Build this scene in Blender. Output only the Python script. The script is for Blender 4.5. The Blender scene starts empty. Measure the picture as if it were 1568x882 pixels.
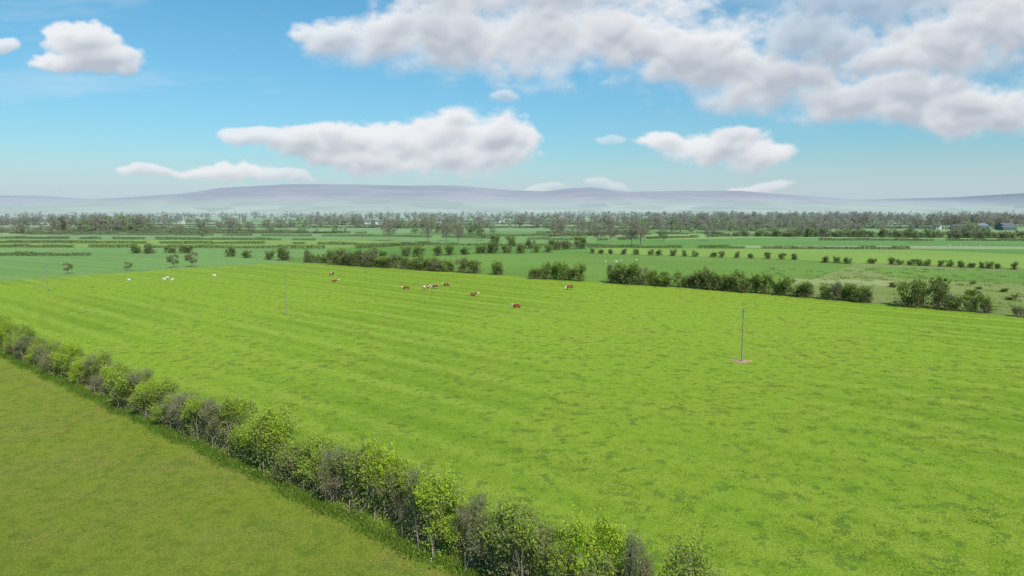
import bpy, math, numpy as np
from mathutils import Vector
SC=bpy.context.scene
CAMH=24.5
SUN_AZ=150.0; SUN_EL=50.0
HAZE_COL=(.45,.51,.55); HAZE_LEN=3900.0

# ------------------------------------------------------------ node helpers
def new_mat(name):
    m=bpy.data.materials.new(name); m.use_nodes=True
    nt=m.node_tree; nt.nodes.clear()
    return m,nt
def N(nt,t,**k):
    n=nt.nodes.new(t)
    for a,b in k.items(): setattr(n,a,b)
    return n
def L(nt,a,b): nt.links.new(a,b)
def setin(nt,sock,v):
    if isinstance(v,bpy.types.NodeSocket): nt.links.new(v,sock)
    else: sock.default_value=v
def math_(nt,op,a,b=None,c=None,clamp=False):
    n=N(nt,'ShaderNodeMath',operation=op); n.use_clamp=clamp
    setin(nt,n.inputs[0],a)
    if b is not None: setin(nt,n.inputs[1],b)
    if c is not None: setin(nt,n.inputs[2],c)
    return n.outputs[0]
def vmath(nt,op,a,b=None,c=None,scale=None):
    n=N(nt,'ShaderNodeVectorMath',operation=op)
    setin(nt,n.inputs[0],a)
    if b is not None: setin(nt,n.inputs[1],b)
    if c is not None: setin(nt,n.inputs[2],c)
    if scale is not None: setin(nt,n.inputs[3],scale)
    return n.outputs['Value'] if op in('LENGTH','DOT_PRODUCT','DISTANCE') else n.outputs['Vector']
def mix(nt,f,a,b,mode='MIX'):
    n=N(nt,'ShaderNodeMix',data_type='RGBA',blend_type=mode)
    n.clamp_factor=True
    setin(nt,n.inputs[0],f)
    for s,v in ((n.inputs[6],a),(n.inputs[7],b)):
        if isinstance(v,bpy.types.NodeSocket): nt.links.new(v,s)
        else: s.default_value=(v[0],v[1],v[2],1)
    return n.outputs[2]
def noise(nt,vec,scale,detail=4,rough=.55,dist=0.0):
    n=N(nt,'ShaderNodeTexNoise'); n.inputs['Scale'].default_value=scale
    n.inputs['Detail'].default_value=detail; n.inputs['Roughness'].default_value=rough
    n.inputs['Distortion'].default_value=dist
    n.noise_dimensions='2D'
    if vec is not None: L(nt,vec,n.inputs['Vector'])
    return n
def sstep(nt,v,lo,hi):
    n=N(nt,'ShaderNodeMapRange',interpolation_type='SMOOTHSTEP')
    setin(nt,n.inputs[0],v); n.inputs[1].default_value=lo; n.inputs[2].default_value=hi
    n.inputs[3].default_value=0; n.inputs[4].default_value=1
    return n.outputs[0]
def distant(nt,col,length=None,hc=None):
    # aerial haze painted into the base colour, paler and bluer with distance
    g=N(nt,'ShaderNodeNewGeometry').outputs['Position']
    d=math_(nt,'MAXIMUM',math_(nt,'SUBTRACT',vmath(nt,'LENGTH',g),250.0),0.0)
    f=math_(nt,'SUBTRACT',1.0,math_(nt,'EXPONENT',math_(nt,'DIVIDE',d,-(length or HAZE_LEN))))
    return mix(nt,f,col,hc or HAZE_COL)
def out_diffuse(nt,col,rough=.9,bump=None,bstr=.3,bdist=.05,spec=.15):
    b=N(nt,'ShaderNodeBsdfPrincipled'); o=N(nt,'ShaderNodeOutputMaterial')
    if isinstance(col,bpy.types.NodeSocket): L(nt,col,b.inputs['Base Color'])
    else: b.inputs['Base Color'].default_value=(*col,1)
    b.inputs['Roughness'].default_value=rough
    b.inputs['Specular IOR Level'].default_value=spec
    if bump is not None:
        bn=N(nt,'ShaderNodeBump'); bn.inputs['Strength'].default_value=bstr; bn.inputs['Distance'].default_value=bdist
        L(nt,bump,bn.inputs['Height']); L(nt,bn.outputs[0],b.inputs['Normal'])
    L(nt,b.outputs[0],o.inputs[0])
def out_plain(nt,col):
    d=N(nt,'ShaderNodeBsdfDiffuse'); o=N(nt,'ShaderNodeOutputMaterial'); L(nt,col,d.inputs[0]); L(nt,d.outputs[0],o.inputs[0])

# ------------------------------------------------------------ grass materials
def grass_mat(name,light,dark,tuft=(.085,.15,.025),tuft_amt=.5,yellow=.5,stripe=.12,period=5.0,seed=0.0,dry=(.24,.22,.06),dry_amt=.25,sdir=(.648,.762,0),detail=True):
    m,nt=new_mat(name)
    g=N(nt,'ShaderNodeNewGeometry').outputs['Position']
    p=vmath(nt,'ADD',g,(seed*37.1,seed*13.7,seed))
    big=noise(nt,p,.012,2,.5).outputs[0]
    mid=noise(nt,p,.09,4,.65).outputs[0]
    sm=noise(nt,p,.8,4,.7).outputs[0]
    col=mix(nt,sstep(nt,big,.35,.65),light,dark)
    col=mix(nt,math_(nt,'MULTIPLY',sstep(nt,mid,.45,.7),dry_amt),col,dry)
    w=vmath(nt,'DOT_PRODUCT',g,sdir)
    w=math_(nt,'ADD',w,math_(nt,'MULTIPLY',mid,1.4))
    s=math_(nt,'SINE',math_(nt,'MULTIPLY',w,2*math.pi/period))
    s2=math_(nt,'SINE',math_(nt,'MULTIPLY',w,2*math.pi/(period*2.37)))
    ss_=math_(nt,'ADD',math_(nt,'MULTIPLY',s,.6),math_(nt,'MULTIPLY',s2,.4))
    zone=math_(nt,'MULTIPLY',sstep(nt,math_(nt,'MULTIPLY_ADD',sm,.35,math_(nt,'MULTIPLY',big,.65)),.34,.54),stripe)
    col=mix(nt,math_(nt,'MULTIPLY',sstep(nt,ss_,.0,.8),zone),col,(light[0]*1.38,light[1]*1.2,light[2]*1.7))
    col=mix(nt,math_(nt,'MULTIPLY',sstep(nt,math_(nt,'MULTIPLY',ss_,-1.0),.1,.8),zone),col,(dark[0]*.70,dark[1]*.78,dark[2]*.7))
    col=mix(nt,math_(nt,'MULTIPLY',sstep(nt,sm,.42,.68),.50),col,(dark[0]*.64,dark[1]*.72,dark[2]*.6))
    fine=None
    if detail:
        fine=noise(nt,p,5.0,3,.75).outputs[0]
        fm=math_(nt,'MULTIPLY_ADD',fine,1.6,.20)
        cm=N(nt,'ShaderNodeCombineXYZ')
        for i in range(3): L(nt,fm,cm.inputs[i])
        col=mix(nt,1.0,col,cm.outputs[0],'MULTIPLY')
        # grass colour turns darker and duller towards the near end of the field
        near=sstep(nt,vmath(nt,'DOT_PRODUCT',g,(-.10,1.0,0)),150,30)
        col=mix(nt,math_(nt,'MULTIPLY',near,.30),col,(dark[0]*.55,dark[1]*.55,dark[2]*.35))
    if tuft_amt>.15:
        tn=noise(nt,p,.45,4,.72).outputs[0]
        tt=sstep(nt,math_(nt,'MULTIPLY_ADD',mid,.30,tn),.72,.80)
        col=mix(nt,math_(nt,'MULTIPLY',tt,tuft_amt),col,tuft)
    if yellow>0:
        v=N(nt,'ShaderNodeTexVoronoi',voronoi_dimensions='2D'); v.inputs['Scale'].default_value=1.9; L(nt,p,v.inputs['Vector'])
        yz=sstep(nt,mid,.47,.64)
        yy=math_(nt,'MULTIPLY',math_(nt,'LESS_THAN',v.outputs['Distance'],.12),yz)
        col=mix(nt,math_(nt,'MULTIPLY',yy,yellow),col,(.58,.48,.04))
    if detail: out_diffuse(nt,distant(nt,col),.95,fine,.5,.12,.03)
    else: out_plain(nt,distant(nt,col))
    return m

M_PAST=grass_mat('pasture_grass',(.240,.340,.036),(.200,.300,.030),yellow=.5,stripe=.46,period=6,dry=(.29,.31,.06),dry_amt=.22,tuft_amt=.65)
M_NEAR=grass_mat('paddock_grass',(.212,.250,.036),(.172,.215,.030),seed=3,yellow=.3,stripe=.16,period=7,dry_amt=.45,dry=(.24,.205,.07))
M_CROP=grass_mat('crop_field',(.175,.295,.085),(.155,.27,.075),seed=5,yellow=0,stripe=.25,period=12,tuft_amt=.1,dry_amt=.1,sdir=(.5,.86,0),detail=False)
M_MEAD=grass_mat('meadow_grass',(.165,.28,.060),(.14,.245,.05),seed=9,yellow=0,stripe=.14,period=9,tuft_amt=.3,sdir=(.3,.95,0),detail=False)
M_LUSH=grass_mat('lush_grass',(.12,.255,.045),(.105,.225,.04),seed=12,yellow=0,stripe=.14,period=14,tuft_amt=.1,dry_amt=.08,detail=False)
M_PALE=grass_mat('pale_grass',(.33,.36,.16),(.28,.32,.13),seed=15,yellow=0,stripe=.05,tuft_amt=.3,dry_amt=.4,dry=(.36,.32,.20),detail=False)
M_ROUGH=grass_mat('rough_grass',(.23,.28,.085),(.18,.235,.065),seed=18,yellow=0,stripe=0.02,tuft_amt=.7,dry_amt=.6,dry=(.31,.28,.15))
M_BRIGHT=grass_mat('bright_grass',(.225,.335,.065),(.20,.305,.055),seed=21,yellow=0,stripe=.14,period=10,tuft_amt=.1,dry_amt=.15,detail=False)

def ground_mat():
    m,nt=new_mat('countryside_ground')
    g=N(nt,'ShaderNodeNewGeometry').outputs['Position']
    mp=N(nt,'ShaderNodeMapping'); mp.inputs['Rotation'].default_value=(0,0,math.radians(40)); mp.inputs['Scale'].default_value=(.0035,.0058,.001)
    L(nt,g,mp.inputs['Vector'])
    v=N(nt,'ShaderNodeTexVoronoi',distance='CHEBYCHEV',voronoi_dimensions='2D'); v.inputs['Scale'].default_value=1; v.inputs['Randomness'].default_value=.75
    L(nt,mp.outputs[0],v.inputs['Vector'])
    sp=N(nt,'ShaderNodeSeparateColor'); L(nt,v.outputs['Color'],sp.inputs[0])
    r=N(nt,'ShaderNodeValToRGB'); r.color_ramp.interpolation='CONSTANT'
    cols=[(0,(.15,.27,.05)),(.18,(.12,.23,.04)),(.36,(.22,.33,.08)),(.52,(.17,.28,.08)),(.66,(.27,.34,.12)),(.8,(.14,.25,.05)),(.92,(.35,.33,.22))]
    r.color_ramp.elements[0].color=(*cols[0][1],1)
    r.color_ramp.elements[1].position=cols[1][0]; r.color_ramp.elements[1].color=(*cols[1][1],1)
    for q,c in cols[2:]:
        e=r.color_ramp.elements.new(q); e.color=(*c,1)
    L(nt,sp.outputs[0],r.inputs[0])
    n=noise(nt,g,.02,3,.6).outputs[0]
    col=mix(nt,math_(nt,'MULTIPLY',sstep(nt,n,.4,.7),.3),r.outputs[0],(.11,.17,.06))
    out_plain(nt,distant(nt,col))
    return m
M_GND=ground_mat()

def foliage_mat(name,c0,c1,c2,trans=.3,far=False):
    m,nt=new_mat(name)
    at=N(nt,'ShaderNodeAttribute'); at.attribute_name='tint'
    r=N(nt,'ShaderNodeValToRGB')
    r.color_ramp.elements[0].color=(*c0,1); r.color_ramp.elements[1].color=(*c2,1)
    e=r.color_ramp.elements.new(.5); e.color=(*c1,1)
    L(nt,at.outputs['Fac'],r.inputs[0])
    col=r.outputs[0]
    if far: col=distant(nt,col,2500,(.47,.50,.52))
    d=N(nt,'ShaderNodeBsdfDiffuse'); t=N(nt,'ShaderNodeBsdfTranslucent'); mx=N(nt,'ShaderNodeMixShader'); o=N(nt,'ShaderNodeOutputMaterial')
    L(nt,col,d.inputs[0]); L(nt,col,t.inputs[0]); mx.inputs[0].default_value=trans
    L(nt,d.outputs[0],mx.inputs[1]); L(nt,t.outputs[0],mx.inputs[2]); L(nt,mx.outputs[0],o.inputs[0])
    return m
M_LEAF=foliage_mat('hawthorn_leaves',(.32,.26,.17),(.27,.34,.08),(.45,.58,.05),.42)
M_LEAFD=foliage_mat('bush_leaves',(.22,.185,.10),(.165,.22,.06),(.28,.37,.08),.33,True)
M_BARE=foliage_mat('budding_twigs',(.27,.22,.18),(.285,.245,.18),(.27,.29,.13),.33,True)
M_BLADE=foliage_mat('grass_blades',(.18,.21,.05),(.16,.26,.04),(.24,.35,.045),.4)
def simple(name,col,rough=.8,var=.3,sc=3.0,spec=.2,metal=0):
    m,nt=new_mat(name)
    tc=N(nt,'ShaderNodeTexCoord').outputs['Object']
    n=noise(nt,tc,sc,4,.6); n.noise_dimensions='3D'; n=n.outputs[0]
    c=mix(nt,sstep(nt,n,.3,.7),tuple(x*(1-var) for x in col),tuple(min(1,x*(1+var)) for x in col))
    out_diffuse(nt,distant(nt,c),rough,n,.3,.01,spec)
    return m
M_BARK=simple('bark',(.24,.205,.16),.9,.35,6)
M_POST=simple('weathered_wood',(.30,.25,.20),.85,.35,8)
M_POLE=simple('pole_timber',(.27,.24,.21),.85,.25,4)
M_WIRE=simple('galvanised_wire',(.25,.25,.24),.5,.1,3,.3)
M_SOIL=simple('bare_soil',(.42,.27,.17),.95,.3,2.5,.05)
M_TRACK=simple('farm_track',(.45,.42,.32),.95,.15,.3,.05)
M_STONE=simple('rendered_wall',(.62,.60,.55),.9,.12,1)
M_SAND=simple('sandstone_wall',(.36,.27,.21),.9,.2,1)
M_SLATE=simple('slate_roof',(.06,.065,.075),.9,.2,1,.05)
M_SHEET=simple('sheet_roof',(.13,.14,.16),.9,.1,.5,.05)
M_DARK=simple('dark_opening',(.03,.03,.035),.6,.2,2)
M_CLAD=simple('shed_cladding',(.09,.095,.11),.8,.15,.5,.1)

# ------------------------------------------------------------ mesh accumulator
class Acc:
    def __init__(s): s.V=[];s.F=[];s.T=[];s.M=[];s.n=0
    def raw(s,V,F,T,M):
        s.V.append(V); s.F.append(F+s.n); s.T.append(T); s.M.append(M); s.n+=len(V)
    def add(s,tp,loc,sc=(1,1,1),rot=0.,tint=0.):
        V,F,T,M=tp
        c,q=math.cos(rot),math.sin(rot)
        X=V[:,0]*sc[0]; Y=V[:,1]*sc[1]
        W=np.stack([X*c-Y*q+loc[0],X*q+Y*c+loc[1],V[:,2]*sc[2]+loc[2]],1)
        s.raw(W,F,T+tint,M)
    def tpl(s): return (np.concatenate(s.V),np.concatenate(s.F),np.concatenate(s.T),np.concatenate(s.M))
    def build(s,name,mats,smooth=False):
        V,F,T,M=s.tpl()
        me=bpy.data.meshes.new(name)
        me.vertices.add(len(V)); me.vertices.foreach_set('co',V.astype(np.float32).ravel())
        me.loops.add(F.size); me.loops.foreach_set('vertex_index',F.astype(np.int32).ravel())
        me.polygons.add(len(F)); me.polygons.foreach_set('loop_start',(np.arange(len(F))*4).astype(np.int32))
        for m in mats: me.materials.append(m)
        me.polygons.foreach_set('material_index',M.astype(np.int32))
        a=me.attributes.new('tint','FLOAT','FACE'); a.data.foreach_set('value',np.clip(T,0,1).astype(np.float32))
        me.update(calc_edges=True)
        ob=bpy.data.objects.new(name,me); SC.collection.objects.link(ob)
        return ob

def unit(v): return v/np.maximum(np.linalg.norm(v,axis=-1,keepdims=True),1e-9)
def quads_leaf(rng,C,size,tint,mi,aspect=.6,up=0.0):
    n=len(C)
    a=rng.normal(size=(n,3)); a=unit(a)
    b=rng.normal(size=(n,3)); b=unit(np.cross(a,b))
    s=(size*rng.uniform(.6,1.4,n))[:,None]
    V=np.stack([C-a*s,C-b*s*aspect,C+a*s,C+b*s*aspect],1).reshape(-1,3)
    F=np.arange(4*n).reshape(n,4)
    return V,F,tint,np.full(n,mi)
def ribbons(rng,A,B,w,tint,mi):
    n=len(A); d=unit(B-A); s=unit(np.cross(d,rng.normal(size=(n,3))))*w
    V=np.stack([A-s,A+s,B+s*.3,B-s*.3],1).reshape(-1,3)
    return V,np.arange(4*n).reshape(n,4),tint,np.full(n,mi)
def tube(P,R,mi,k=5,tint=.5):
    P=np.array(P,float); n=len(P)
    ring=[]
    for i in range(n):
        d=P[min(i+1,n-1)]-P[max(i-1,0)]; d/=np.linalg.norm(d)+1e-9
        u=np.cross(d,[0.31,.95,.1]); u/=np.linalg.norm(u)+1e-9; v=np.cross(d,u)
        for j in range(k):
            t=2*math.pi*j/k; ring.append(P[i]+R[i]*(math.cos(t)*u+math.sin(t)*v))
    F=[[i*k+j,i*k+(j+1)%k,(i+1)*k+(j+1)%k,(i+1)*k+j] for i in range(n-1) for j in range(k)]
    return np.array(ring),np.array(F),np.full(len(F),tint),np.full(len(F),mi)
def boxq(lo,hi,mi,tint=.5):
    x0,y0,z0=lo;x1,y1,z1=hi
    V=np.array([[x0,y0,z0],[x1,y0,z0],[x1,y1,z0],[x0,y1,z0],[x0,y0,z1],[x1,y0,z1],[x1,y1,z1],[x0,y1,z1]],float)
    F=np.array([[0,3,2,1],[4,5,6,7],[0,1,5,4],[1,2,6,5],[2,3,7,6],[3,0,4,7]])
    return V,F,np.full(6,tint),np.full(6,mi)

# shrub: multi-stemmed, lobed crown; unit metres.   material slots: 0 leaves, 1 bark
def shrub(seed,h,w,nleaf,ls,nl=14,bare=0.0,stems=7,low=.25,twig=10,tw=.018,fill=.08,shoots=0):
    rng=np.random.default_rng(seed); A=Acc()
    cen=[];rad=[]
    for i in range(nl):
        z=h*(low+.12+(.86-low-.12)*rng.random()**.8)
        prof=math.sin(math.pi*min(1,max(.0,(z/h-.02)*.93)))**.6
        r=w*.5*prof*math.sqrt(rng.random())*.85; t=rng.random()*6.283
        cen.append([r*math.cos(t),r*math.sin(t),z]); rad.append(w*rng.uniform(.11,.22))
    cen=np.array(cen); rad=np.array(rad)
    n=int(nleaf*(1-bare*.75))
    wts=rad**2/np.sum(rad**2); k=rng.choice(nl,n,p=wts)
    C=cen[k]+unit(rng.normal(size=(n,3)))*(rad[k]*rng.random(n)**.5*rng.choice([1,1,1,1.5],n))[:,None]*np.array([1,1,1.15])
    C[:,2]=np.maximum(C[:,2],.05)
    lt=rng.uniform(-.18,.18,nl)
    hi=(C[:,2]/h-.5)*.65  # underside shade painted into the tint: leaves darker low down, limier on top
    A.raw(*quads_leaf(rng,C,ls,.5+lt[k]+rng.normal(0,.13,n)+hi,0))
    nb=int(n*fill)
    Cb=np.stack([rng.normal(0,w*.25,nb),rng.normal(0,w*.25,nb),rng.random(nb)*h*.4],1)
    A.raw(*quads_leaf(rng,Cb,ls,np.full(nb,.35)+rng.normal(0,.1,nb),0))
    for i in range(stems):
        b=np.array([rng.normal(0,w*.14),rng.normal(0,w*.14),-.1]); e=cen[rng.integers(nl)]
        m=(b+e)/2+rng.normal(0,w*.05,3); m[2]=max(.4,m[2])
        q=b*.75+m*.25+rng.normal(0,w*.02,3)
        R=h*.010*rng.uniform(.7,1.4)
        A.raw(*tube([b,q,m,e],[R*1.3,R,R*.7,R*.25],1,4))
    nt_=int(nl*twig*(1+bare*2.5)); k=rng.integers(0,nl,nt_)
    a=cen[k]+rng.normal(0,.3,(nt_,3))*rad[k][:,None]; d=unit(rng.normal(size=(nt_,3))+np.array([0,0,.5]))
    b=a+d*(rad[k]*rng.uniform(.8,1.7,nt_))[:,None]
    A.raw(*ribbons(rng,a,b,tw,np.full(nt_,.3),1))
    if shoots:
        # long upright shoots standing out of the crown, leafed along their length
        k=rng.integers(0,nl,shoots); a=cen[k]; d=unit(rng.normal(0,.45,(shoots,3))+np.array([0,0,1.0]))
        ln=rad[k]*rng.uniform(1.4,2.8,shoots); b=a+d*ln[:,None]
        A.raw(*ribbons(rng,a,b,tw*1.2,np.full(shoots,.3),1))
        q=rng.integers(0,shoots,shoots*(26 if bare<.2 else 9)); t=rng.random(len(q))[:,None]
        C=a[q]+(b-a)[q]*t+rng.normal(0,.09,(len(q),3))
        A.raw(*quads_leaf(rng,C,ls*.9,.76+rng.normal(0,.13,len(q)),0))
    return A.tpl()

def tree(seed,h,w,nleaf,ls,bare=0.0,nl=22,twig=14,tw=.05,trunk=.28,k=6):
    rng=np.random.default_rng(seed); A=Acc()
    R=h*.020
    top=np.array([rng.normal(0,.03*h),rng.normal(0,.03*h),h*.8])
    f=np.array([rng.normal(0,.01*h),rng.normal(0,.01*h),h*trunk])
    A.raw(*tube([[0,0,-.2],[0,0,h*.04],f,(f+top)/2,top],[R*1.5,R,R*.8,R*.5,R*.12],1,k))
    cen=[];rad=[]
    for i in range(nl):
        z=h*rng.uniform(trunk+.08,.93); pr=math.sin(math.pi*min(1,max(.12,(z/h-trunk*.7)/(1.04-trunk*.7))))**.6
        r=w*.5*pr*math.sqrt(rng.random())*.85; t=rng.random()*6.283
        c=np.array([r*math.cos(t),r*math.sin(t),z]); cen.append(c); rad.append(w*rng.uniform(.09,.17))
        s=f+(top-f)*max(0,min(.9,(z/h-trunk)/(1-trunk)*.7-.1)); m=(s*.5+c*.5)+np.array([0,0,-.03*h])+rng.normal(0,.02*h,3)
        A.raw(*tube([s,m,c],[R*.36,R*.22,R*.07],1,4))
    cen=np.array(cen);rad=np.array(rad)
    n=int(nleaf); kk=rng.choice(nl,n,p=rad**2/np.sum(rad**2))
    C=cen[kk]+unit(rng.normal(size=(n,3)))*(rad[kk]*rng.random(n)**.5*rng.choice([1,1,1.4],n))[:,None]
    lt=rng.uniform(-.15,.15,nl)
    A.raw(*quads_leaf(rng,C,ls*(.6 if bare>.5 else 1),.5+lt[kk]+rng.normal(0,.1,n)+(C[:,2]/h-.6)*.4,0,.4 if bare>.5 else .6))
    nt_=int(nl*twig); kk=rng.integers(0,nl,nt_)
    a=cen[kk]+rng.normal(0,.3,(nt_,3))*rad[kk][:,None]; d=unit(rng.normal(size=(nt_,3))+np.array([0,0,.6]))
    A.raw(*ribbons(rng,a,a+d*(rad[kk]*rng.uniform(.8,1.8,nt_))[:,None],tw,np.full(nt_,.4),1 if bare<.5 else 0))
    return A.tpl()

# ------------------------------------------------------------ ground sheet and fields
def poly(name,pts,z,mat):
    me=bpy.data.meshes.new(name); me.from_pydata([(x,y,z) for x,y in pts],[],[list(range(len(pts)))]); me.materials.append(mat)
    ob=bpy.data.objects.new(name,me); SC.collection.objects.link(ob)
    if me.polygons[0].normal.z<0: me.flip_normals()
    return ob
poly('ground',[(-20000,-1500),(20000,-1500),(20000,17000),(-20000,17000)],0,M_GND)
D=np.array([-.762,.648]); NN=np.array([.648,.762])
main=[(-201,212.7),(-179,238.6),(-139,288),(-106,323),(-84,315),(-11,263),(22,240),(46,222),(71,203),(91,184),(105,171),(117,155),(210,70),(60,-11)]
poly('pasture_field',main,.012,M_PAST)
poly('paddock_field',[(60,-11),(-201,212.7),(-260,262),(-330,150),(-200,-120),(60,-200)],.012,M_NEAR)
poly('crop_field',[(-201,212.7),(-179,238.6),(-139,288),(-106,323),(-116,352),(-226,372),(-300,372),(-420,330),(-330,150),(-260,262)],.008,M_CROP)
poly('crop_field',[(-300,373),(-226,373),(-116,354),(-95,372),(-120,440),(-248,452),(-460,462),(-420,340)],.02,M_CROP)
poly('meadow_field',[(-106,323),(-84,315),(-11,263),(22,240),(46,222),(71,203),(103,215),(110,250),(160,318),(140,340),(45,390),(-10,392),(-90,360)],.02,M_MEAD)
poly('grass_field',[(-95,364),(-10,395),(45,394),(50,470),(-110,455)],.03,M_LUSH)
poly('grass_field',[(45,393),(140,342),(160,320),(230,280),(330,330),(250,430),(60,450)],.035,M_BRIGHT)
poly('grass_field',[(60,452),(250,432),(330,332),(480,400),(520,560),(250,620),(70,560)],.04,M_LUSH)
poly('pale_pasture',[(150,452),(250,440),(470,420),(480,440),(260,462),(160,470)],.06,M_PALE)
poly('grass_field',[(-480,465),(-248,455),(-110,458),(-60,500),(-120,560),(-520,580)],.03,M_BRIGHT)
poly('meadow_field',[(-540,590),(-120,570),(-60,510),(60,480),(70,640),(-600,700)],.035,M_CROP)
poly('rough_marsh',[(71,203),(91,184),(105,171),(117,155),(210,70),(330,200),(330,330),(232,280),(160,318),(112,250)],.024,M_ROUGH)
poly('pale_pasture',[(99,247),(133,240),(127,222),(93,224)],.032,M_PALE)
poly('meadow_field',[(150,300),(232,262),(330,320),(330,240),(200,215),(140,245)],.034,M_MEAD)

# ------------------------------------------------------------ hills
def hills():
    X=np.array([-20000,-9500,-7600,-6900,-6100,-5600,-4700,-4200,-3300,-2200,-800,0,500,850,1150,1700,2300,3300,4000,5000,5900,6400,7600,9500,20000])
    H=np.array([205,220,220,222,175,195,250,320,362,370,350,290,280,322,332,270,270,275,230,170,185,195,265,330,330])
    nx,ny=420,90
    xs=np.linspace(-14000,14000,nx); ys=np.linspace(4200,13500,ny)
    gx,gy=np.meshgrid(xs,ys)
    prof=np.interp(gx*10000/np.maximum(gy,8500),X,H)*1.05
    t=np.clip((gy-4300)/5700,0,1); ramp=t*t*(3-2*t)
    rng=np.random.default_rng(3)
    nz=np.zeros_like(gx)
    for i in range(34):
        f=rng.uniform(.0004,.0045); a=rng.random()*6.28; ph=rng.random()*6.28
        nz+=np.sin((gx*math.cos(a)+gy*math.sin(a))*f+ph)*(.0022/ (f+.0008))*.35
    gz=prof*ramp*(1+.055*nz*(1-.6*ramp))+nz*3.0*ramp*(1.2-ramp)-2
    b=np.exp(-((gx-6100)/1300)**2-((gy-6500)/900)**2)*225
    gz=np.maximum(gz,b-6)
    V=np.stack([gx,gy,gz],-1).reshape(-1,3)
    i=np.arange(nx*ny).reshape(ny,nx)
    F=np.stack([i[:-1,:-1],i[:-1,1:],i[1:,1:],i[1:,:-1]],-1).reshape(-1,4)
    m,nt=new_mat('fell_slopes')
    g=N(nt,'ShaderNodeNewGeometry').outputs['Position']
    sp=N(nt,'ShaderNodeSeparateXYZ'); L(nt,g,sp.inputs[0])
    mp=N(nt,'ShaderNodeMapping'); mp.inputs['Scale'].default_value=(.003,.0022,.0); L(nt,g,mp.inputs['Vector'])
    v=N(nt,'ShaderNodeTexVoronoi',distance='CHEBYCHEV'); v.inputs['Scale'].default_value=1; L(nt,mp.outputs[0],v.inputs['Vector'])
    s2=N(nt,'ShaderNodeSeparateColor'); L(nt,v.outputs['Color'],s2.inputs[0])
    n=noise(nt,g,.0012,5,.6).outputs[0]
    low=mix(nt,s2.outputs[0],(.14,.22,.11),(.36,.41,.26))
    up=mix(nt,sstep(nt,n,.35,.65),(.14,.125,.135),(.32,.275,.27))
    hz=math_(nt,'ADD',sp.outputs[2],math_(nt,'MULTIPLY_ADD',n,160,-80))
    col=mix(nt,sstep(nt,hz,50,170),low,up)
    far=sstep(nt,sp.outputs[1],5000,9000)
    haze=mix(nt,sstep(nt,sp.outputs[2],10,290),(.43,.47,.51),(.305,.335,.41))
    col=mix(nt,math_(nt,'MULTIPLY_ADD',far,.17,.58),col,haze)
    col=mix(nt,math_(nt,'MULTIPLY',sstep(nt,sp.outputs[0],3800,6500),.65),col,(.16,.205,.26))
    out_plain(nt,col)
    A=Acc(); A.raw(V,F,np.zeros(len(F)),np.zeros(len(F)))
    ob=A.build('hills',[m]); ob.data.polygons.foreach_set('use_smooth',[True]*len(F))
hills()

# ------------------------------------------------------------ near hedge
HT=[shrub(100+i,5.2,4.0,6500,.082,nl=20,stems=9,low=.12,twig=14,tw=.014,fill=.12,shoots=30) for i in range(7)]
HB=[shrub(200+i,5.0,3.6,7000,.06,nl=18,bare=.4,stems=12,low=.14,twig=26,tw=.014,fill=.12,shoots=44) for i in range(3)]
A=Acc(); rng=np.random.default_rng(11)
base=np.array([-2.8,43.7])
s=-24.0
while s<262:
    c=base+D*s+NN*(2.0+rng.normal(0,.5))
    bare=rng.random()<.28
    near=max(0,1-abs(s-8)/70)
    hsc=(.93+.16*near)*rng.uniform(.66,1.12)
    if rng.random()<.15: hsc*=.72
    wsc=rng.uniform(.75,1.2)
    tp=HB[rng.integers(3)] if bare else HT[rng.integers(7)]
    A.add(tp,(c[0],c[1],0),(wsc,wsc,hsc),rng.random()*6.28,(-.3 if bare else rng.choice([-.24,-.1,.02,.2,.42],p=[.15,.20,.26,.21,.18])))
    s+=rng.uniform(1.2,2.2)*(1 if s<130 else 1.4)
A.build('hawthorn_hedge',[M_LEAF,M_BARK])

def blades(name,pts,hmin,hmax,w,tint,seed):
    rng=np.random.default_rng(seed); n=len(pts)
    a=np.column_stack([pts,np.zeros(n)]); hh=rng.uniform(hmin,hmax,n)
    b=a+np.column_stack([rng.normal(0,.35,n)*hh,rng.normal(0,.35,n)*hh,hh])
    A=Acc(); A.raw(*ribbons(rng,a,b,w,tint+rng.normal(0,.15,n),0)); return A.build(name,[M_BLADE])
rng=np.random.default_rng(5)
n=52000
ss=rng.uniform(-22,150,n); side=np.where(rng.random(n)<.6,-.1+rng.normal(0,.5,n)+.35*np.sin(ss*.35)*np.sin(ss*.83),4.3+rng.normal(0,.5,n))
pts=base+D*ss[:,None]+NN*side[:,None]
blades('verge_grass',pts,.15,.5,.04,.5+.1*np.sin(ss*.7),6)
def tussocks(name,cpts,seed,nb=22,r=.3,h=(.04,.13),w=.03,tint=.42):
    rng=np.random.default_rng(seed); n=len(cpts)
    P=(cpts[:,None,:]+rng.normal(0,r,(n,nb,2))).reshape(-1,2)
    return blades(name,P,h[0],h[1],w,tint,seed+1)
n=3000
yy=40+90*rng.random(n)**1.3; xx=rng.uniform(-.8,.85,n)*yy+rng.normal(0,3,n)
cp=np.column_stack([xx,yy]); dd=(cp-base)@NN
cp=cp[(dd>5)|(dd<-2)]
tussocks('grass_tussocks',cp,31)
rr=np.random.default_rng(91); n=330
cp=np.column_stack([rr.uniform(100,215,n),rr.uniform(120,290,n)])
keep=((cp[:,1]-155)>-.93*(cp[:,0]-117)+4)&(cp[:,1]>70)
tussocks('marsh_rushes',cp[keep],92,nb=26,r=.9,h=(.2,.6),w=.08,tint=.35)

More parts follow.
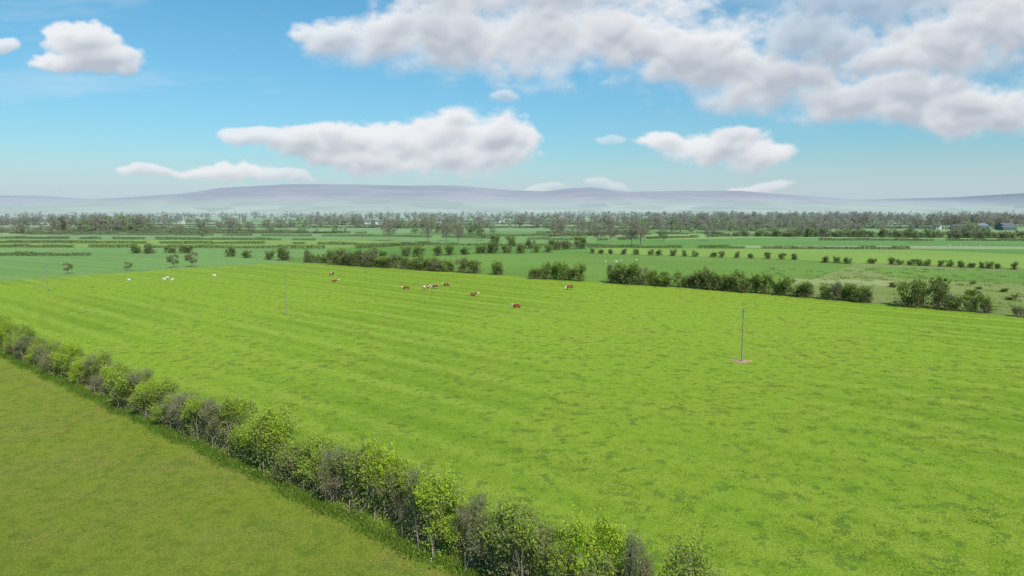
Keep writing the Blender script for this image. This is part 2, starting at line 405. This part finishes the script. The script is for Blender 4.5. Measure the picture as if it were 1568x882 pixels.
# ------------------------------------------------------------ fences
def fence(name,pts,step=3.5,hgt=1.15,r=.06,wires=3,wr=.004):
    A=Acc(); rng=np.random.default_rng(len(pts)*7+int(abs(pts[0][0])))
    pts=[np.array(p,float) for p in pts]
    for a,b in zip(pts[:-1],pts[1:]):
        ln=np.linalg.norm(b-a); k=max(1,int(ln/step))
        for i in range(k):
            p=a+(b-a)*i/k; t=rng.normal(0,.03,2)
            A.raw(*tube([[p[0],p[1],-.1],[p[0]+t[0],p[1]+t[1],hgt*rng.uniform(.92,1.08)]],[r,r*.9],0,5))
        for w in range(wires):
            z=hgt*(.35+.28*w); A.raw(*tube([[a[0],a[1],z],[b[0],b[1],z]],[wr,wr],1,3))
    return A.build(name,[M_POST,M_WIRE])
fence('post_and_wire_fence',[base+D*-22+NN*.5,base+D*60+NN*.5,base+D*200+NN*.5],3.2,1.15,.055,2,.003)
fence('post_and_wire_fence',[(-201,213),(-179,239),(-139,289),(-106,323.5),(-84,315.5),(-11,263.5),(22,240.5),(46,222.5),(71,203.5),(91,184.5),(105,171.5),(117,155.5),(150,126)],3.5,1.25,.09)

# ------------------------------------------------------------ mid-distance bushes
BT=[shrub(300+i,5,5.5,2000,.18,nl=16,stems=5,low=.02,twig=4,tw=.04,fill=.2,shoots=8) for i in range(6)]
BB=[shrub(330+i,5,5.0,1800,.15,nl=15,bare=.3,stems=8,low=.06,twig=10,tw=.035,fill=.15,shoots=14) for i in range(3)]
rng=np.random.default_rng(21)
def put(A,x,y,h,w=None,tint=None,bare=False):
    w=w or h*1.1
    tp=(BB[rng.integers(3)] if bare else BT[rng.integers(6)])
    ww=w/(5.0 if bare else 5.5)
    A.add(tp,(x,y,0),(ww,ww,h*1.1/5),rng.random()*6.28,(rng.uniform(-.22,.22) if not bare else -.3) if tint is None else tint)
def rowb(A,a,b,step,h,hv=.24,w=None,bare=.2,jit=.6):
    a=np.array(a,float);b=np.array(b,float); ln=np.linalg.norm(b-a); k=max(1,int(round(ln/step)))
    for i in range(k+1):
        p=a+(b-a)*i/k+rng.normal(0,jit,2); hh=h*rng.uniform(1-hv,1+hv*.8)
        put(A,p[0],p[1],hh,(w or h*1.1)*rng.uniform(.85,1.2),None,rng.random()<bare)
segs=[((-97,323),(-88,319),4,5.0),((-80,311),(-62,298),3.4,6.2),((-60,297),(-26,274),4,5.2),((-20,271),(-15,268),4,6.0),((-6,261),(-6,261),3,4.0),
 ((8.5,246),(24,238),3.4,4.8),((34.6,232),(41,226),3.0,6.2),((43,225),(53.5,219),3.2,4.6),((56,217),(68,206),2.9,5.0),((70,204),(84,192),2.9,4.6),
 ((87,188),(95,181),2.8,4.4),((102,174),(106,170),2.6,5.2),((108,168),(113,163),2.6,3.6),((117,156),(124,149),3,3.0)]
for a,b,st,h in segs:
    A=Acc(); rowb(A,a,b,st,h); A.build('boundary_hedge',[M_LEAFD,M_BARK])
def single(name,x,y,h,w=None,tint=None,bare=False):
    A=Acc(); put(A,0,0,h,w,tint,bare); o=A.build(name,[M_LEAFD,M_BARK]); o.location=(x,y,0); return o
for x,y,h,w in [(-150,365,5,6),(-137,354,4,5.5),(-121,341,4.2,5),(-112,336,5.6,8),(-215,392,5.5,7),(-207,391,5.5,8),(-197,395,4,7),(-188,394,4.4,8),
    (-57,366,6,7),(-50,364,5.5,8),(-40,372,5,6),(-34,375,5.2,7),(-26,380,4,6),(-18,392,5,7),(-11,392,6,8),(-3,394,5,7),(5,392,5.5,7),(14,398,5,6),(21,400,4,6),
    (27,425,7,9),(35,432,6,8),(44,440,7,9),(-12,470,7,9),(0,466,6,8),(12,440,6,7),(-75,372,4.5,6),(-66,350,4,6),(138,222,2.6,4),(128,190,2.6,4),(150,180,3,5),(126,165,2,3)]:
    single('hawthorn_bush',x,y,h*rng.uniform(.9,1.1),w)
A=Acc()
for i in range(20):
    x=rng.uniform(108,190); y=rng.uniform(140,240)
    if (y-155)<-.93*(x-117)+8: continue
    put(A,x,y,rng.uniform(.7,1.7),rng.uniform(1.5,3.0),rng.uniform(-.3,.15),rng.random()<.4)
A.build('marsh_scrub',[M_LEAFD,M_BARK])
A=Acc(); 
for i in range(17):
    t=(i+rng.uniform(-.25,.25))/16; x=45+95*t; y=392-52*t
    put(A,x,y,rng.uniform(2.5,3.3),rng.uniform(3.2,4.6))
A.build('clipped_bush_row',[M_LEAFD,M_BARK])
A=Acc()
for x,y in [(147,321),(151,318),(155,316),(166,316)]: put(A,x,y,2.8,4.2)
for i in range(13):
    t=(i+rng.uniform(-.25,.25))/12; put(A,172+36*t,311-27*t,rng.uniform(2.3,3),rng.uniform(3.0,4.2))
A.build('clipped_bush_row',[M_LEAFD,M_BARK])

LH=[]
for i in range(3):
    r2=np.random.default_rng(400+i); n=420
    C=np.stack([r2.uniform(-5.2,5.2,n),r2.normal(0,.55,n),r2.uniform(0,1,n)**.7*1.9],1)
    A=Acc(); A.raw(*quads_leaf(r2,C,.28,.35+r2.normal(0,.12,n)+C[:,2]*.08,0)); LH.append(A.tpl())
def lowhedge(A,a,b,h=1.9):
    a=np.array(a,float);b=np.array(b,float); ln=np.linalg.norm(b-a); k=max(1,int(ln/10)); ang=math.atan2(b[1]-a[1],b[0]-a[0])
    for i in range(k):
        if rng.random()<.08: continue
        p=a+(b-a)*(i+.5)/k
        A.add(LH[rng.integers(3)],(p[0],p[1]+rng.normal(0,.3),0),(1,1.6,h/1.9*rng.uniform(.75,1.25)),ang,rng.uniform(-.15,.05))
A=Acc()
for a,b in [((-340,455),(-250,453)),((-280,372),(-228,371)),((-460,600),(-160,560)),((-420,520),(-180,500)),((-160,500),(-60,470)),((-236,450),(-120,440)),
    ((-60,480),(60,470)),((214,650),(439,600)),((250,560),(480,545)),((70,560),(214,650)),((60,560),(-120,640)),((-120,640),(-500,700)),((-100,440),(-60,500)),((50,450),(250,432)),((-560,740),(-200,720)),((-640,830),(-240,800)),((-60,640),(180,700))]:
    lowhedge(A,a,b)
A.build('clipped_hedges',[M_LEAFD,M_BARK])

# ------------------------------------------------------------ trees
TB=[tree(500+i,17,15,2400,.38,bare=1,nl=28,twig=24,tw=.06) for i in range(4)]
TG=[tree(520+i,13,12,1500,.34,bare=0,nl=24,twig=6,tw=.05,trunk=.2) for i in range(4)]
TS=[tree(540+i,6,5.5,900,.17,bare=0,nl=16,twig=8,tw=.03,trunk=.22) for i in range(3)]
def tr(name,tp,x,y,s,mat,tint=0.,ws=1.):
    A=Acc(); A.add(tp,(0,0,0),(s*ws,s*ws,s),rng.random()*6.28,tint); o=A.build(name,[mat,M_BARK]); o.location=(x,y,0)
for x,y,h in [(-99,553,18),(-65,530,17),(-40,512,15),(37,520,19),(69,482,18),(81,464,18.5),(62,500,15),(90,480,15),(-52,545,14),(160,560,13)]:
    tr('budding_ash_tree',TB[rng.integers(4)],x,y,h/17,M_BARE,rng.uniform(-.2,.25))
for x,y,h,t in [(-173,266,4.8,-.25),(-156,277.5,4.2,0),(-145,293,6.6,-.2),(-139,297,7.4,-.35)]:
    tr('field_tree',TS[rng.integers(3)],x,y,h/6,M_LEAFD,t)
for x,y,h in [(-270,600,10),(-25,560,10),(306,520,6),(250,600,9),(120,545,9)]:
    tr('field_tree',TG[rng.integers(4)],x,y,h/13,M_LEAFD,rng.uniform(-.2,.1))
DB=[tree(600+i,15,14,420,.75,bare=1,nl=16,twig=10,tw=.18,k=4) for i in range(4)]
DG=[tree(620+i,14,14,330,.62,bare=0,nl=16,twig=2,tw=.12,trunk=.15,k=4) for i in range(4)]
FB=[tree(640+i,15,15,110,1.0,bare=0,nl=9,twig=2,tw=.25,trunk=.1,k=3) for i in range(4)]
def hedgerow_trees():
    AB=Acc();AG=Acc();AH=Acc(); r=np.random.default_rng(77)
    def one(x,y,h,brown):
        if 540<x<640 and 700<y<880: return
        far=y>1500
        tp=(FB if far else (DB if brown else DG))[r.integers(4)]
        s=h/15; (AB if brown else AG).add(tp,(x,y,0),(s*r.uniform(.9,1.25),)*2+(s,),r.random()*6.28,r.uniform(-.3,.35))
    for i in range(190):
        y0=620+ (3400)*r.random()**1.2; x0=r.uniform(-.85,.85)*y0
        if y0<720 and abs(x0)<450: continue
        ang=r.choice([2.44,2.44+math.pi/2,3.05,.1])+r.normal(0,.12); ln=r.uniform(120,520)
        d=np.array([math.cos(ang),math.sin(ang)]); k=int(ln/12)
        dens=r.choice([.06,.2,.45,.8],p=[.3,.32,.26,.12])
        brown=r.random()<.6
        for j in range(k):
            p=np.array([x0,y0])+d*(j*12+r.normal(0,3))
            if p[1]<640: continue
            if r.random()<dens: one(p[0],p[1],r.uniform(5,16),brown if r.random()<.75 else not brown)
            if p[1]<1700 and not(540<p[0]<640 and p[1]<880): AH.add(LH[r.integers(3)],(p[0],p[1],0),(1.25,2,r.uniform(.8,1.3)),ang,r.uniform(-.2,0))
    def wood(cx,cy,rx,ry,n,h,pb):
        for i in range(n):
            t=r.random()*6.28; q=math.sqrt(r.random()); one(cx+rx*q*math.cos(t),cy+ry*q*math.sin(t),h*r.uniform(.5,1.3),r.random()<pb)
    wood(-490,830,60,25,60,16,.35); wood(-60,720,45,15,26,11,.1); wood(-330,900,90,20,30,12,.7); wood(-120,980,120,25,34,13,.6)
    wood(330,760,180,25,50,11,.6); wood(420,1050,240,40,100,17,.8); wood(250,900,120,25,34,14,.8); wood(760,1000,130,40,70,16,.8); wood(600,930,90,18,45,17,.8); wood(600,835,60,6,9,5,.2)
    wood(150,1000,160,30,50,15,.7); wood(120,800,90,15,25,9,.3); wood(-700,1000,110,30,40,13,.6); wood(900,1400,400,70,150,18,.8); wood(-900,1500,350,60,80,14,.7); wood(0,1500,500,60,90,15,.7)
    wood(500,1500,300,60,105,18,.8); wood(700,2000,800,100,190,18,.7); wood(-900,2300,800,100,130,16,.6); wood(-300,2000,500,80,80,14,.6); wood(300,3100,1800,150,240,17,.5)
    AB.build('distant_budding_trees',[M_BARE,M_BARK]); AG.build('distant_green_trees',[M_LEAFD,M_BARK]); AH.build('distant_hedges',[M_LEAFD,M_BARK])
hedgerow_trees()
A=Acc(); rowb(A,(214,652),(439,602),7,5,w=8,jit=1.5); rowb(A,(250,640),(500,600),12,7,w=9,jit=3); rowb(A,(470,420),(520,560),11,4,jit=2)
A.build('field_hedge',[M_LEAFD,M_BARK])

# ------------------------------------------------------------ poles
def pole(x,y,h=8.6):
    A=Acc()
    A.raw(*tube([[0,0,-.3],[0,0,h*.5],[0,0,h]],[.14,.12,.095],0,10))
    A.raw(*tube([[0,0,h-.02],[0,0,h+.03]],[.1,.02],0,10))
    A.raw(*boxq((-.6,.10,h-.60),(.6,.18,h-.50),0))
    for px in(-.5,0,.5):
        z=h-.50 if px else h
        A.raw(*tube([[px,.14 if px else 0,z],[px,.14 if px else 0,z+.08],[px,.14 if px else 0,z+.16],[px,.14 if px else 0,z+.24]],[.03,.07,.045,.06],1,8))
    for sx in(-1,1): A.raw(*tube([[sx*.45,.13,h-.6],[0,.12,h-1.1]],[.02,.02],1,4))
    o=A.build('utility_pole',[M_POLE,M_WIRE]); o.location=(x,y,0); o.rotation_euler=(0,0,math.radians(62)); return o
pole(37.6,110.1); pole(-52.9,159.1); pole(-140.3,205.7)
pts=[]; r=np.random.default_rng(8)
for i in range(28):
    t=i/28*6.283; q=1.55*(1+.22*math.sin(3*t+1)+r.normal(0,.08)); pts.append((37.6+q*math.cos(t)*1.05,110.1+q*math.sin(t)))
poly('bare_soil_patch',pts,.022,M_SOIL)

# ------------------------------------------------------------ animals
def coat(name,body,white,patch):
    m,nt=new_mat(name); tc=N(nt,'ShaderNodeTexCoord').outputs['Object']
    sp=N(nt,'ShaderNodeSeparateXYZ'); L(nt,tc,sp.inputs[0])
    n=noise(nt,tc,2.2,2,.5); n.noise_dimensions='3D'; n=n.outputs[0]
    head=sstep(nt,sp.outputs[0],.92,1.02)
    pt=sstep(nt,n,.64-patch,.67-patch)
    f=math_(nt,'MAXIMUM',head,pt)
    out_plain(nt,mix(nt,f,body,white))
    return m
M_HERE=coat('hereford_coat',(.20,.05,.023),(.68,.62,.54),.06)
M_HERE2=coat('pied_coat',(.20,.055,.028),(.68,.62,.54),.13)
M_WOOL=simple('sheep_wool',(.68,.64,.55),.95,.12,6,.02)
def skinned(name,verts,edges,radii,mat,loc,rot,sc=1.0):
    me=bpy.data.meshes.new(name); me.from_pydata(verts,edges,[]); ob=bpy.data.objects.new(name,me); SC.collection.objects.link(ob)
    me.materials.append(mat)
    md=ob.modifiers.new('skin','SKIN')
    if not me.skin_vertices: me.skin_vertices.new()
    for i,r in enumerate(radii): me.skin_vertices[0].data[i].radius=(r,r)
    me.skin_vertices[0].data[0].use_root=True
    md.use_smooth_shade=True
    ss=ob.modifiers.new('sub','SUBSURF'); ss.levels=2; ss.render_levels=2
    ob.location=loc; ob.rotation_euler=(0,0,rot); ob.scale=(sc,)*3
    return ob
def cow(x,y,rot,pose,mat,sc=1.0,name='hereford_cow'):
    V=[];E=[];R=[]
    def v(p,r,par=None):
        V.append(p);R.append(r)
        if par is not None:E.append((par,len(V)-1))
        return len(V)-1
    lie=pose=='lie'; z=-.62 if lie else 0
    mid=v((0,0,1.05+z),.37); ru=v((-.55,0,1.1+z),.34,mid); r2=v((-.88,0,1.12+z),.22,ru)
    ch=v((.5,0,1.08+z),.36,mid); sh=v((.78,0,1.14+z),.27,ch)
    if pose=='graze': nk=v((1.1,0,.85),.17,sh); po=v((1.35,0,.5),.14,nk); mu=v((1.5,0,.16),.09,po)
    else: nk=v((1.02,0,1.3+z),.18,sh); po=v((1.22,0,1.45+z),.15,nk); mu=v((1.6,0,1.25+z),.095,po)
    pp=V[po]
    for s in(-1,1): e=v((pp[0]-.06,s*.26,pp[2]+.04),.045,po)
    ta=v((-1.05,0,1.05+z),.05,r2); tb=v((-1.13,.03,.7+z if not lie else .2),.03,ta); v((-1.12,.05,.45 if not lie else .08),.06,tb)
    for s in(-1,1):
        if lie:
            a=v((.6,s*.3,.3),.15,ch); b=v((.95,s*.33,.12),.09,a); v((.6,s*.38,.07),.065,b)
            a=v((-.5,s*.36,.35),.2,ru); b=v((-.1,s*.5,.16),.12,a); c=v((-.45,s*.55,.09),.07,b); v((-.1,s*.62,.06),.06,c)
        else:
            o=.06*s
            a=v((.55,s*.2,.75),.14,ch); b=v((.57+o,s*.21,.42),.085,a); c=v((.55+o,s*.21,.12),.06,b); v((.58+o,s*.21,.05),.07,c)
            a=v((-.58,s*.22,.82),.19,ru); k=v((-.5-o,s*.22,.62),.12,a); b=v((-.78-o,s*.21,.42),.075,k); c=v((-.74-o,s*.21,.12),.055,b); v((-.7-o,s*.21,.05),.07,c)
    return skinned(name,V,E,R,mat,(x,y,0),rot,sc)
for x,y,rt,po,m in [(-33,212.6,3.3,'lie',M_HERE),(-26.4,210,.5,'stand',M_HERE2),(-24,213,2.6,'graze',M_HERE2),(-21.3,222,3.0,'lie',M_HERE),(-11,196,.1,'lie',M_HERE),(1.3,172,2.9,'lie',M_HERE),
    (17.8,211,3.4,'graze',M_HERE),(-68,258,1.2,'stand',M_HERE),(-60.8,234,.2,'lie',M_HERE)]:
    cow(x,y,rt,po,m,1.08)
def sheep(x,y,rot,graze=True,sc=1.):
    V=[];E=[];R=[]
    def v(p,r,par=None):
        V.append(p);R.append(r)
        if par is not None:E.append((par,len(V)-1))
        return len(V)-1
    m=v((0,0,.6),.3); r=v((-.35,0,.62),.27,m); c=v((.3,0,.62),.27,m)
    if graze: n=v((.6,0,.45),.12,c); h=v((.72,0,.25),.09,n); v((.8,0,.08),.055,h)
    else: n=v((.55,0,.8),.12,c); h=v((.68,0,.92),.1,n); v((.88,0,.84),.055,h)
    for s in(-1,1): v((V[h][0]-.05,s*.16,V[h][2]+.03),.03,h)
    v((-.62,0,.45),.05,r)
    for s in(-1,1):
        a=v((.3,s*.13,.35),.07,c); v((.3,s*.13,.03),.035,a)
        a=v((-.35,s*.14,.38),.09,r); b=v((-.42,s*.14,.22),.045,a); v((-.38,s*.14,.03),.035,b)
    return skinned('sheep',V,E,R,M_WOOL,(x,y,0),rot,sc)
for x,y in [(-132.8,236.5),(-124,245.5),(-121.8,239),(-118.8,238.6),(-110,252.5),(44,323),(49,321),(52,326),(60,330),(300,470),(306,468),(312,471),(318,466),(322,470),(20,300)]:
    sheep(x,y,rng.random()*6.28,rng.random()<.6,1.05)

# ------------------------------------------------------------ buildings
def building(name,x,y,w,l,h,rh,rot,wall,roof,kind='house'):
    e=bpy.data.objects.new(name,None); SC.collection.objects.link(e); e.location=(x,y,0); e.rotation_euler=(0,0,rot)
    def part(nm,V,F,mat):
        me=bpy.data.meshes.new(nm); me.from_pydata(V,[],F); me.materials.append(mat); o=bpy.data.objects.new(nm,me); SC.collection.objects.link(o); o.parent=e
    a,b=w/2,l/2
    part('walls',[(-a,-b,0),(a,-b,0),(a,b,0),(-a,b,0),(-a,-b,h),(a,-b,h),(a,b,h),(-a,b,h),(-a,0,h+rh),(a,0,h+rh)],
        [(0,1,5,4),(2,3,7,6),(3,0,4,8,7),(1,2,6,9,5)],wall)
    o=.4; k=rh/b; z0=h-o*k+.12; z1=h+rh+.12
    part('roof',[(-a-o,-b-o,z0),(a+o,-b-o,z0),(a+o,0,z1),(-a-o,0,z1),(a+o,b+o,z0),(-a-o,b+o,z0)],[(0,1,2,3),(3,2,4,5)],roof)
    V=[];F=[]
    def q(x0,x1,z0,z1,yy):
        i=len(V); V.extend([(x0,yy,z0),(x1,yy,z0),(x1,yy,z1),(x0,yy,z1)]); F.append((i,i+1,i+2,i+3))
    if kind=='house':
        for fy in(-b-.02,b+.02):
            for wx in np.linspace(-a+1.4,a-1.4,4):
                for z in(1.0,3.6): 
                    if z+1.2<h: q(wx-.5,wx+.5,z,z+1.2,fy)
            q(-.5,.5,0,2.1,fy-.01 if fy<0 else fy+.01)
        B=boxq((a-1.3,-.4,h+rh-.6),(a-.5,.4,h+rh+1.2),0)
        part('chimney',B[0].tolist(),B[1].tolist(),wall)
    else:
        n=max(2,int(w/6))
        for i in range(n): c=-a+(i+.5)*w/n; q(c-2.2,c+2.2,0,h*.78,-b-.02)
    part('openings',V,F,M_DARK)
for x,y,w,l,h,rh,rt,wm,rm in [(594,880,24,14,5,3.0,.15,M_CLAD,M_SHEET),(624,870,18,14,5.5,3.0,.2,M_CLAD,M_SLATE),(562,865,16,11,4.2,2.4,-.1,M_SAND,M_SLATE),(612,850,18,9,3.4,2.0,.1,M_CLAD,M_SLATE),(350,1010,22,11,4.2,2.2,.1,M_CLAD,M_SLATE)]:
    building('farm_barn',x,y,w,l,h,rh,rt,wm,rm,'barn')
r=np.random.default_rng(55)
for x,y in [(545,885),(-240,1150),(-225,1165),(-205,1150),(-190,1180),(-60,1300),(-130,1250),(-100,1270),(-20,1350),(-600,1250),(-620,1230),(-350,1400),(-320,1420),(100,1400),(-780,1150),(250,1500),(400,1350),(-450,1600),(-160,1500)]:
    building('farm_house',x,y,r.uniform(9,14),7.5,5.3,3,r.uniform(-.6,.6),[M_STONE,M_SAND][r.integers(2)],M_SLATE)
poly('farm_track',[(152,471),(260,464),(480,444),(481,449),(262,469),(152,475)],.07,M_TRACK)

# ------------------------------------------------------------ clouds: a distant sheet of the sky, 16 km out
def make_clouds():
    rg=np.random.default_rng(4242)
    TAB=rg.random((256,256))
    def vn(x,y,o):
        x=x+o*17.3; y=y+o*9.1
        xi=np.floor(x).astype(int); yi=np.floor(y).astype(int); fx=x-xi; fy=y-yi
        fx=fx*fx*fx*(fx*(fx*6-15)+10); fy=fy*fy*fy*(fy*(fy*6-15)+10)
        g=lambda i,j: TAB[(xi+i)&255,(yi+j)&255]
        return (g(0,0)*(1-fx)+g(1,0)*fx)*(1-fy)+(g(0,1)*(1-fx)+g(1,1)*fx)*fy
    def rot(x,y,i):
        c,s=math.cos(i*1.1),math.sin(i*1.1); return x*c-y*s,x*s+y*c
    def fbm(x,y,s,o,seed,gain=.5):
        v=0;a=1;t=0
        for i in range(o):
            X,Y=rot(x,y,i); v=v+a*(vn(X*s,Y*s,seed+i)*2-1); t+=a; a*=gain; s*=2.03
        return v/t
    def billow(x,y,s,o,seed,gain=.5):
        v=0;a=1;t=0
        for i in range(o):
            X,Y=rot(x,y,i+1); v=v+a*np.abs(vn(X*s,Y*s,seed+i)*2-1); t+=a; a*=gain; s*=2.07
        return v/t*2-.85
    nx,ny=1500,330
    a1=np.linspace(-1.15,1.15,nx); b1=np.linspace(-.002,.46,ny)
    A_,B_=np.meshgrid(a1,b1)
    def blur(f,n):
        for ax in (0,1):
            c=np.cumsum(np.pad(f,[(n+1,n) if k==ax else (0,0) for k in (0,1)],mode='edge'),axis=ax)
            f=(np.take(c,range(2*n+1,c.shape[ax]),axis=ax)-np.take(c,range(0,c.shape[ax]-2*n-1),axis=ax))/(2*n+1)
        return f
    clouds=[(-245,243,60,27,.9),(-171,239,85,38,1),(-78,239,105,54,1),(33,230,115,56,1),(154,239,125,72,1),(275,212,115,63,1),(368,175,105,46,1),(480,144,100,36,1),
    (560,128,70,24,1),(640,122,70,22,1),(715,135,60,30,.95),(610,228,150,55,1),(690,250,120,66,1),(573,165,110,32,1),(668,145,90,28,1),(60,300,210,45,1),(640,320,170,45,1),(560,210,110,36,1),(440,240,90,44,.75),(500,290,120,40,.6),
    (-366,103,56,14,.9),(-301,98,75,21,1),(-227,89,84,28,1),(-162,94,56,31,1),(-97,107,65,36,1),(-87,128,42,22,1),(-22,94,64,37,1),(-78,71,102,20,1),(-218,69,92,14,1),
    (238,98,46,13,1),(294,92,60,24,1),(322,107,37,16,1),(359,76,54,20,1),
    (-622,239,52,27,1),(-599,216,52,25,1),(-650,207,42,16,1),(-557,212,37,18,.9),(-727,232,24,14,.9),
    (-506,53,56,10,.8),(-431,54,60,17,.95),(-357,49,56,11,.8),(-320,44,37,8,.7),
    (340,33,60,10,.75),(128,38,40,9,.5),(38,29,32,7,.5),(145,100,25,8,.45),(-5,157,28,9,.6),
    (900,200,160,60,1),(1100,300,220,70,1),(-1000,170,150,40,1),(-930,330,140,40,1),(300,400,260,60,1)]
    wx=fbm(A_,B_*1.3,9,4,1)*.034; wy=fbm(A_,B_*1.3,9,4,7)*.022
    QA=A_+wx; QB=B_+wy
    acc=np.full(A_.shape,9.0); amt=np.zeros_like(A_); wsum=np.full(A_.shape,1e-6); rel=np.zeros_like(A_)
    for x,y,rx,ry,al in clouds:
        u=(QA-x/1000)/(rx/1000*1.14); v=(QB-y/1000)/(ry/1000*1.17)
        v=np.where(v<0,v*1.2,v)      # flatter bases
        l=np.sqrt(u*u+v*v)
        k=.22; h=np.clip(.5+.5*(acc-l)/k,0,1); acc=acc*(1-h)+l*h-k*h*(1-h)
        w=np.exp(-3.5*l*l); amt+=w*al; rel+=w*np.clip(v,-1.3,1.3); wsum+=w
    depth=1-acc; amt/=wsum; rel/=wsum
    bl=billow(A_,B_*1.25,24,4,20,.48); fn=fbm(A_*.8,B_*1.6,50,4,40,.6); wis=fbm(A_*.7,B_*2.0,16,4,55,.55)
    dn=depth+bl*.24+fn*.18+wis*.26
    def ss(x,a,b): t=np.clip((x-a)/(b-a),0,1); return t*t*(3-2*t)
    lowsoft=ss(rel,.3,-.8)
    bank=ss(B_,.10,.16)*ss(A_,-.38,-.2)
    soft=np.clip(lowsoft*.34+bank*.26,0,.55)
    alpha=ss(dn,-.08-.14*soft,.26+soft)*amt
    # soft form lit from high behind the viewer
    bs=billow(A_,B_*1.25,24,2,20,.45)
    Hh=blur(np.sqrt(np.clip(dn+.08,0,1.3))*.038+bs*.0055,3)
    gb,ga=np.gradient(Hh,b1,a1)
    nrm=np.sqrt(1+ga*ga+gb*gb)
    lit=(ga*.25-gb*.66+.66)/nrm
    d1=np.clip(dn,0,1); above=np.zeros_like(d1)
    for sft in (3,6,10,15,21,28): above+=np.roll(d1,-sft,axis=0)*(np.arange(ny)<ny-sft)[:,None]
    above=blur(above/6,3)
    big=fbm(A_,B_*1.4,7,4,60)
    sh=.02+.74*above+.16*ss(dn,.3,1.1)+.46*(.66-lit)+.28*big+.20*bank*ss(dn,.25,.8)-.12*ss(rel,0,.8)
    sh=np.clip(blur(np.clip(sh,-.1,1),2),0,1)
    c0=np.array([.88,.89,.91]); c1=np.array([.49,.53,.60])
    col=c0+(c1-c0)*sh[...,None]
    veil=ss(B_,.085,.0)[...,None]*.55
    col=col*(1-veil)+np.array([.68,.73,.79])*veil
    cir=ss(fbm(A_*.35,B_*2.2,8,5,90,.6),.05,.6)*.22*ss(B_,.02,.08)
    col=np.where((cir>alpha)[...,None],np.array([.80,.84,.88]),col)
    alpha=np.maximum(alpha*.96,cir)
    edge=ss(np.abs(A_),1.15,1.0)*ss(B_,.46,.40); alpha=alpha*edge
    R=16000.0; q=R/np.sqrt(1+A_**2)
    V=np.stack([A_*q,q,B_*q+24.5],-1).reshape(-1,3)
    i=np.arange(nx*ny).reshape(ny,nx)
    F=np.stack([i[:-1,:-1],i[:-1,1:],i[1:,1:],i[1:,:-1]],-1).reshape(-1,4)
    me=bpy.data.meshes.new('clouds'); me.vertices.add(len(V)); me.vertices.foreach_set('co',V.astype(np.float32).ravel())
    me.loops.add(F.size); me.loops.foreach_set('vertex_index',F.astype(np.int32).ravel())
    me.polygons.add(len(F)); me.polygons.foreach_set('loop_start',(np.arange(len(F))*4).astype(np.int32))
    me.update(calc_edges=True)
    at=me.attributes.new('cloud','FLOAT_COLOR','POINT')
    rgba=np.concatenate([col,alpha[...,None]],-1).reshape(-1).astype(np.float32); at.data.foreach_set('color',rgba)
    m,nt=new_mat('cloud_vapour')
    an=N(nt,'ShaderNodeAttribute'); an.attribute_name='cloud'
    em=N(nt,'ShaderNodeEmission'); tp=N(nt,'ShaderNodeBsdfTransparent'); mx=N(nt,'ShaderNodeMixShader'); o=N(nt,'ShaderNodeOutputMaterial')
    L(nt,an.outputs['Color'],em.inputs[0]); L(nt,an.outputs['Alpha'],mx.inputs[0]); L(nt,tp.outputs[0],mx.inputs[1]); L(nt,em.outputs[0],mx.inputs[2]); L(nt,mx.outputs[0],o.inputs[0])
    m.cycles.emission_sampling='NONE'
    me.materials.append(m)
    ob=bpy.data.objects.new('clouds',me); SC.collection.objects.link(ob)
make_clouds()

# ------------------------------------------------------------ sky
W=bpy.data.worlds.new('World'); SC.world=W; W.use_nodes=True; nt=W.node_tree; nt.nodes.clear()
sky=N(nt,'ShaderNodeTexSky',sky_type='NISHITA'); sky.sun_disc=False
sky.sun_elevation=math.radians(SUN_EL); sky.sun_rotation=math.radians(SUN_AZ)
tc=N(nt,'ShaderNodeTexCoord').outputs['Generated']
sp=N(nt,'ShaderNodeSeparateXYZ'); L(nt,tc,sp.inputs[0])
el_=sp.outputs[2]
tcol=mix(nt,sstep(nt,el_,.02,.32),(.74,1.12,1.26),(.66,1.32,1.42))
tint=mix(nt,1.0,sky.outputs[0],tcol,'MULTIPLY')
bg1=N(nt,'ShaderNodeBackground'); bg3=N(nt,'ShaderNodeBackground')
L(nt,tint,bg1.inputs[0]); bg1.inputs[1].default_value=.10
bg3.inputs[0].default_value=(.60,.68,.77,1)
mx2=N(nt,'ShaderNodeMixShader'); L(nt,math_(nt,'MULTIPLY',math_(nt,'SUBTRACT',1.0,sstep(nt,el_,.0,.10)),.72),mx2.inputs[0]); L(nt,bg1.outputs[0],mx2.inputs[1]); L(nt,bg3.outputs[0],mx2.inputs[2])
o=N(nt,'ShaderNodeOutputWorld'); L(nt,mx2.outputs[0],o.inputs[0])

# ------------------------------------------------------------ sun
ld=bpy.data.lights.new('sun','SUN'); ld.energy=4.5; ld.angle=math.radians(1.5); ld.color=(1,.94,.84)
so=bpy.data.objects.new('sun',ld); SC.collection.objects.link(so)
az=math.radians(SUN_AZ); el=math.radians(SUN_EL)
sd=Vector((math.sin(az)*math.cos(el),math.cos(az)*math.cos(el),math.sin(el)))
so.rotation_euler=sd.to_track_quat('Z','Y').to_euler()

# ------------------------------------------------------------ camera
cd=bpy.data.cameras.new('camera'); cd.lens=24.1; cd.sensor_width=36; cd.clip_start=.5; cd.clip_end=60000
co=bpy.data.objects.new('camera',cd); SC.collection.objects.link(co); co.location=(0,0,CAMH); co.rotation_euler=(math.radians(90-6.47),0,0)
SC.camera=co
SC.view_settings.view_transform='Standard'; SC.view_settings.look='None'; SC.view_settings.exposure=0
